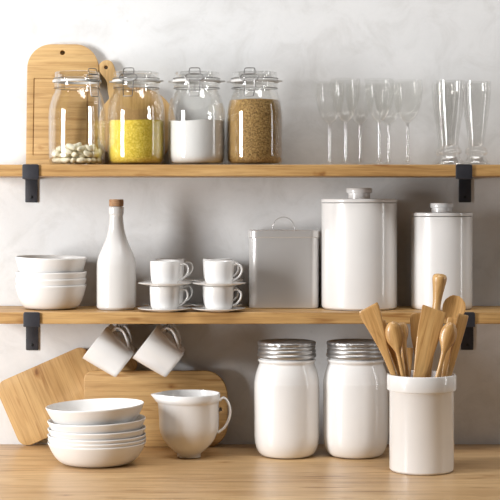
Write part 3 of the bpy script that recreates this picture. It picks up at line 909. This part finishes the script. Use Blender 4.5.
# ------------------------------------------------------------------ wooden utensils
def utensil(name, dy, top, rim_px, stations, label, cat, bow=0.0, lean_y=0.0, twist=0.0, seg=20, slant=0.0):
    """stations: (distance from the tip in photo px, half width, half thickness, dish, squareness)"""
    y = yc + dy
    kk_ = S(y)
    pt = P(top[0], top[1], y)
    pr_ = P(rim_px, 377, y)
    dirn = (pt - pr_).normalized()
    zb = 0.013
    # tip leans a little in depth
    t_end = (pr_.z - zb) / dirn.z
    pb = pr_ - dirn * t_end
    pt = pt + Vector((0, lean_y, 0))
    zax = (pt - pb).normalized()
    Ln = (pt - pb).length
    xax = Vector((1, 0, 0)); xax = (xax - zax * xax.dot(zax)).normalized()
    yax = zax.cross(xax)
    mt = Matrix((( xax.x, yax.x, zax.x, pb.x), (xax.y, yax.y, zax.y, pb.y), (xax.z, yax.z, zax.z, pb.z), (0, 0, 0, 1)))
    if twist: mt = mt @ Matrix.Rotation(R(twist), 4, 'Z')
    st = [(Ln - d * kk_, a * kk_, b * kk_, c * kk_, sq) for d, a, b, c, sq in stations]
    z1, a1, b1, c1, s1 = st[-1]
    st.append((0.004, min(a1, 2.2 * kk_), b1, 0, 2.0)); st.append((0.0, min(a1, 1.4 * kk_), b1 * 0.6, 0, 2.0))
    st.sort(key=lambda q: q[0])
    # densify with a smooth spline
    ctrl = [np.array(q) for q in st]
    dense = []
    for i in range(len(ctrl) - 1):
        n_ = 5
        for j in range(n_):
            t = j / n_
            tt = t * t * (3 - 2 * t) if False else t
            p0 = ctrl[max(i - 1, 0)]; p1 = ctrl[i]; p2 = ctrl[i + 1]; p3 = ctrl[min(i + 2, len(ctrl) - 1)]
            q = 0.5 * ((2 * p1) + (p2 - p0) * t + (2 * p0 - 5 * p1 + 4 * p2 - p3) * t * t + (3 * p1 - p0 - 3 * p2 + p3) * t ** 3)
            lin = p1 * (1 - t) + p2 * t
            q[0] = lin[0]
            q[1] = max(0.0003, min(q[1], max(p1[1], p2[1]) * 1.03)); q[2] = max(0.0003, min(q[2], max(p1[2], p2[2]) * 1.05)); q[4] = lin[4]
            dense.append(q)
    dense.append(ctrl[-1])
    bm = bmesh.new(); rings = []
    for z, a, b, c, sq in dense:
        ring = []
        for i in range(seg):
            ph = 2 * PI * i / seg
            cu, su = math.cos(ph), math.sin(ph)
            u = a * math.copysign(abs(cu) ** (2 / sq), cu); v = b * math.copysign(abs(su) ** (2 / sq), su)
            v += c * ((u / a) ** 2 - 0.5)
            v += bow * (z / Ln) ** 2 * 0.5
            ring.append(bm.verts.new((u, v, z + slant * u * max(0.0, 1 - (Ln - z) / (22 * kk_)))))
        rings.append(ring)
    for r1, r2 in zip(rings, rings[1:]):
        for i in range(seg):
            j = (i + 1) % seg
            bm.faces.new((r1[i], r1[j], r2[j], r2[i]))
    bm.faces.new(rings[0][::-1]); bm.faces.new(rings[-1])
    o = finish(name, bm, M['utensil'], angle=50, mtx=mt)
    tag(o, label, cat, 'wooden utensils in the crock')
    return o

SP = lambda w_, l_, t_, dish: [(0, w_ * 0.30, t_ * 0.45, dish * 0.2, 2.0), (l_ * 0.06, w_ * 0.55, t_ * 0.75, dish * 0.5, 2.0), (l_ * 0.2, w_ * 0.86, t_, dish * 0.9, 2.0), (l_ * 0.42, w_, t_, dish, 2.0), (l_ * 0.66, w_ * 0.88, t_, dish * 0.8, 2.0), (l_ * 0.88, w_ * 0.5, t_ * 0.95, dish * 0.3, 2.0), (l_ * 1.05, 2.6, 2.2, 0, 2.0), (l_ * 1.5, 2.2, 2.0, 0, 2.0), (l_ * 2.4, 2.5, 2.0, 0, 2.0)]
utensil('wooden_spatula', -0.005, (368.5, 306.5), 394.6, [(0, 10.2, 1.0, 0, 4), (1.2, 10.9, 1.4, 0.3, 4), (10, 10.3, 1.5, 0.3, 4), (28, 7.2, 1.6, 0.2, 4), (48, 4.1, 1.7, 0, 3.5), (74, 2.7, 1.7, 0, 3), (100, 2.5, 1.6, 0, 3)], 'broad wooden spatula leaning out over the jar lid', 'spatula', twist=-14, bow=-0.012, slant=0.16)
utensil('wooden_stick', 0.005, (382.0, 320.5), 400.6, [(0, 3.0, 0.9, 0, 3.5), (1, 3.4, 1.2, 0, 3.5), (20, 3.2, 1.4, 0, 3.5), (60, 2.3, 1.4, 0, 3)], 'narrow flat wooden stirrer between the leaning spatula and the small spoon', 'stirrer', twist=-10)
utensil('wooden_spoon', -0.016, (392.0, 321.8), 403.2, SP(9.2, 30, 3.4, 2.2), 'small wooden spoon with its rounded back out, beside the leaning spatula', 'spoon')
utensil('wooden_spoon', 0.016, (401.4, 322.6), 408.0, [(0, 2.4, 1.2, 0, 2), (1.2, 4.2, 2.4, 0.4, 2), (5, 6.0, 3.0, .8, 2), (11, 5.8, 3.0, .8, 2), (19, 3.2, 2.2, 0.2, 2), (30, 2.2, 2.0, 0, 2), (60, 2.2, 1.9, 0, 2)], 'wooden spoon almost hidden behind the small spoon', 'spoon')
utensil('wooden_scraper', 0.034, (407.4, 347.6), 405.6, [(0, 5.4, 1.1, 0, 4), (0.8, 5.8, 1.3, 0, 4), (18, 5.4, 1.4, 0, 4), (36, 4.6, 1.4, 0, 3.5), (60, 3.2, 1.4, 0, 3)], 'short wooden scraper, lowest of the utensils in the crock', 'scraper')
utensil('wooden_spatula', 0.025, (417.6, 312.4), 419.6, [(0, 3.6, 1.0, 0, 2.4), (1.4, 6.0, 1.4, 0, 2.6), (5, 7.6, 1.5, 0, 3), (24, 7.4, 1.5, 0, 3), (44, 4.2, 1.6, 0, 3), (62, 2.6, 1.6, 0, 3), (90, 2.5, 1.6, 0, 3)], 'round-ended wooden spatula behind the broad central one', 'spatula')
utensil('wooden_spatula', -0.027, (434.4, 308.6), 419.2, [(0, 11.9, 1.0, 0, 5), (1.2, 12.5, 1.4, 0.3, 5), (10, 12.2, 1.6, 0.4, 5), (26, 11.6, 1.7, 0.4, 5), (46, 9.4, 1.7, 0.2, 4), (62, 7.2, 1.8, 0, 4), (80, 5.0, 1.8, 0, 3.5), (110, 3.6, 1.7, 0, 3)], 'broad square-topped wooden spatula, front and centre in the crock', 'spatula', slant=-0.13)
utensil('wooden_pestle', 0.036, (440.2, 273.8), 428.4, [(0, 3.6, 3.6, 0, 2), (0.8, 5.6, 5.6, 0, 2), (2.6, 7.0, 7.0, 0, 2), (5.5, 7.3, 7.3, 0, 2), (12, 6.3, 6.3, 0, 2), (22, 4.9, 4.9, 0, 2), (30, 4.2, 4.2, 0, 2), (37, 4.3, 4.3, 0, 2), (44, 4.8, 4.8, 0, 2), (60, 3.6, 3.6, 0, 2), (90, 2.8, 2.8, 0, 2)], 'wooden pestle with a knobbed end, tallest tool in the crock', 'pestle')
utensil('wooden_ladle', 0.040, (456.2, 295.6), 439.8, SP(11.6, 28, 1.6, -4.6), 'wooden spoon with a round hollow bowl, behind the spoons beside the pestle', 'spoon')
utensil('wooden_spatula', 0.024, (453.6, 318.0), 443.6, [(0, 5.4, 0.9, 0, 3), (1.2, 6.2, 1.3, 0, 3), (14, 6.0, 1.5, 0, 3), (32, 4.2, 1.5, 0, 3), (52, 2.6, 1.6, 0, 3), (90, 2.4, 1.5, 0, 3)], 'slim wooden spatula half hidden behind the slanting front spoon', 'spatula')
utensil('wooden_spoon', -0.038, (451.6, 322.6), 437.4, SP(8.4, 30, 3.2, 2.0), 'slanting wooden spoon in front, beside the broad central spatula', 'spoon')
utensil('wooden_spatula', 0.006, (463.6, 314.4), 448.2, [(0, 5.0, 0.9, 0, 4), (1.0, 5.6, 1.3, 0, 4), (12, 5.5, 1.5, 0, 4), (36, 4.4, 1.6, 0, 3.5), (62, 3.2, 1.6, 0, 3), (90, 2.6, 1.6, 0, 3)], 'wooden spatula leaning out over the black bracket', 'spatula', twist=18)

# ------------------------------------------------------------------ light
def area(name, loc, target, sx, sy, power, colr):
    l = bpy.data.lights.new(name, 'AREA'); l.shape = 'RECTANGLE'; l.size = sx; l.size_y = sy
    l.energy = power; l.color = colr
    o = bpy.data.objects.new(name, l); col.objects.link(o)
    o.location = loc
    o.rotation_euler = (Vector(target) - Vector(loc)).to_track_quat('-Z', 'Y').to_euler()
    o['kind'] = 'structure'
    return o
area('window_light', (-2.0, -1.42, 0.60), (0, -0.1, 0.45), 0.52, 1.15, 70, (0.985, 0.99, 1.0))
area('side_window_light', (1.9, -0.62, 0.70), (0.2, -0.15, 0.40), 0.15, 1.5, 4.8, (1.0, 1.0, 1.0))
area('ceiling_light', (-0.2, -1.35, 2.6), (0.0, -0.35, 0.3), 3.0, 0.5, 50, (1.0, 0.99, 0.98))

wd = bpy.data.worlds.new('room_light'); bpy.context.scene.world = wd
wd.use_nodes = True
bg = wd.node_tree.nodes['Background']
bg.inputs['Color'].default_value = (1.0, 0.955, 0.91, 1); bg.inputs['Strength'].default_value = 0.01

sc = bpy.context.scene
sc.view_settings.view_transform = 'Standard'
sc.view_settings.look = 'None'
sc.view_settings.exposure = 0.0
sc.view_settings.gamma = 1.0
sc.view_settings.use_curve_mapping = False
sc.cycles.max_bounces = 12
sc.cycles.transparent_max_bounces = 32
sc.cycles.caustics_reflective = False
sc.cycles.caustics_refractive = False
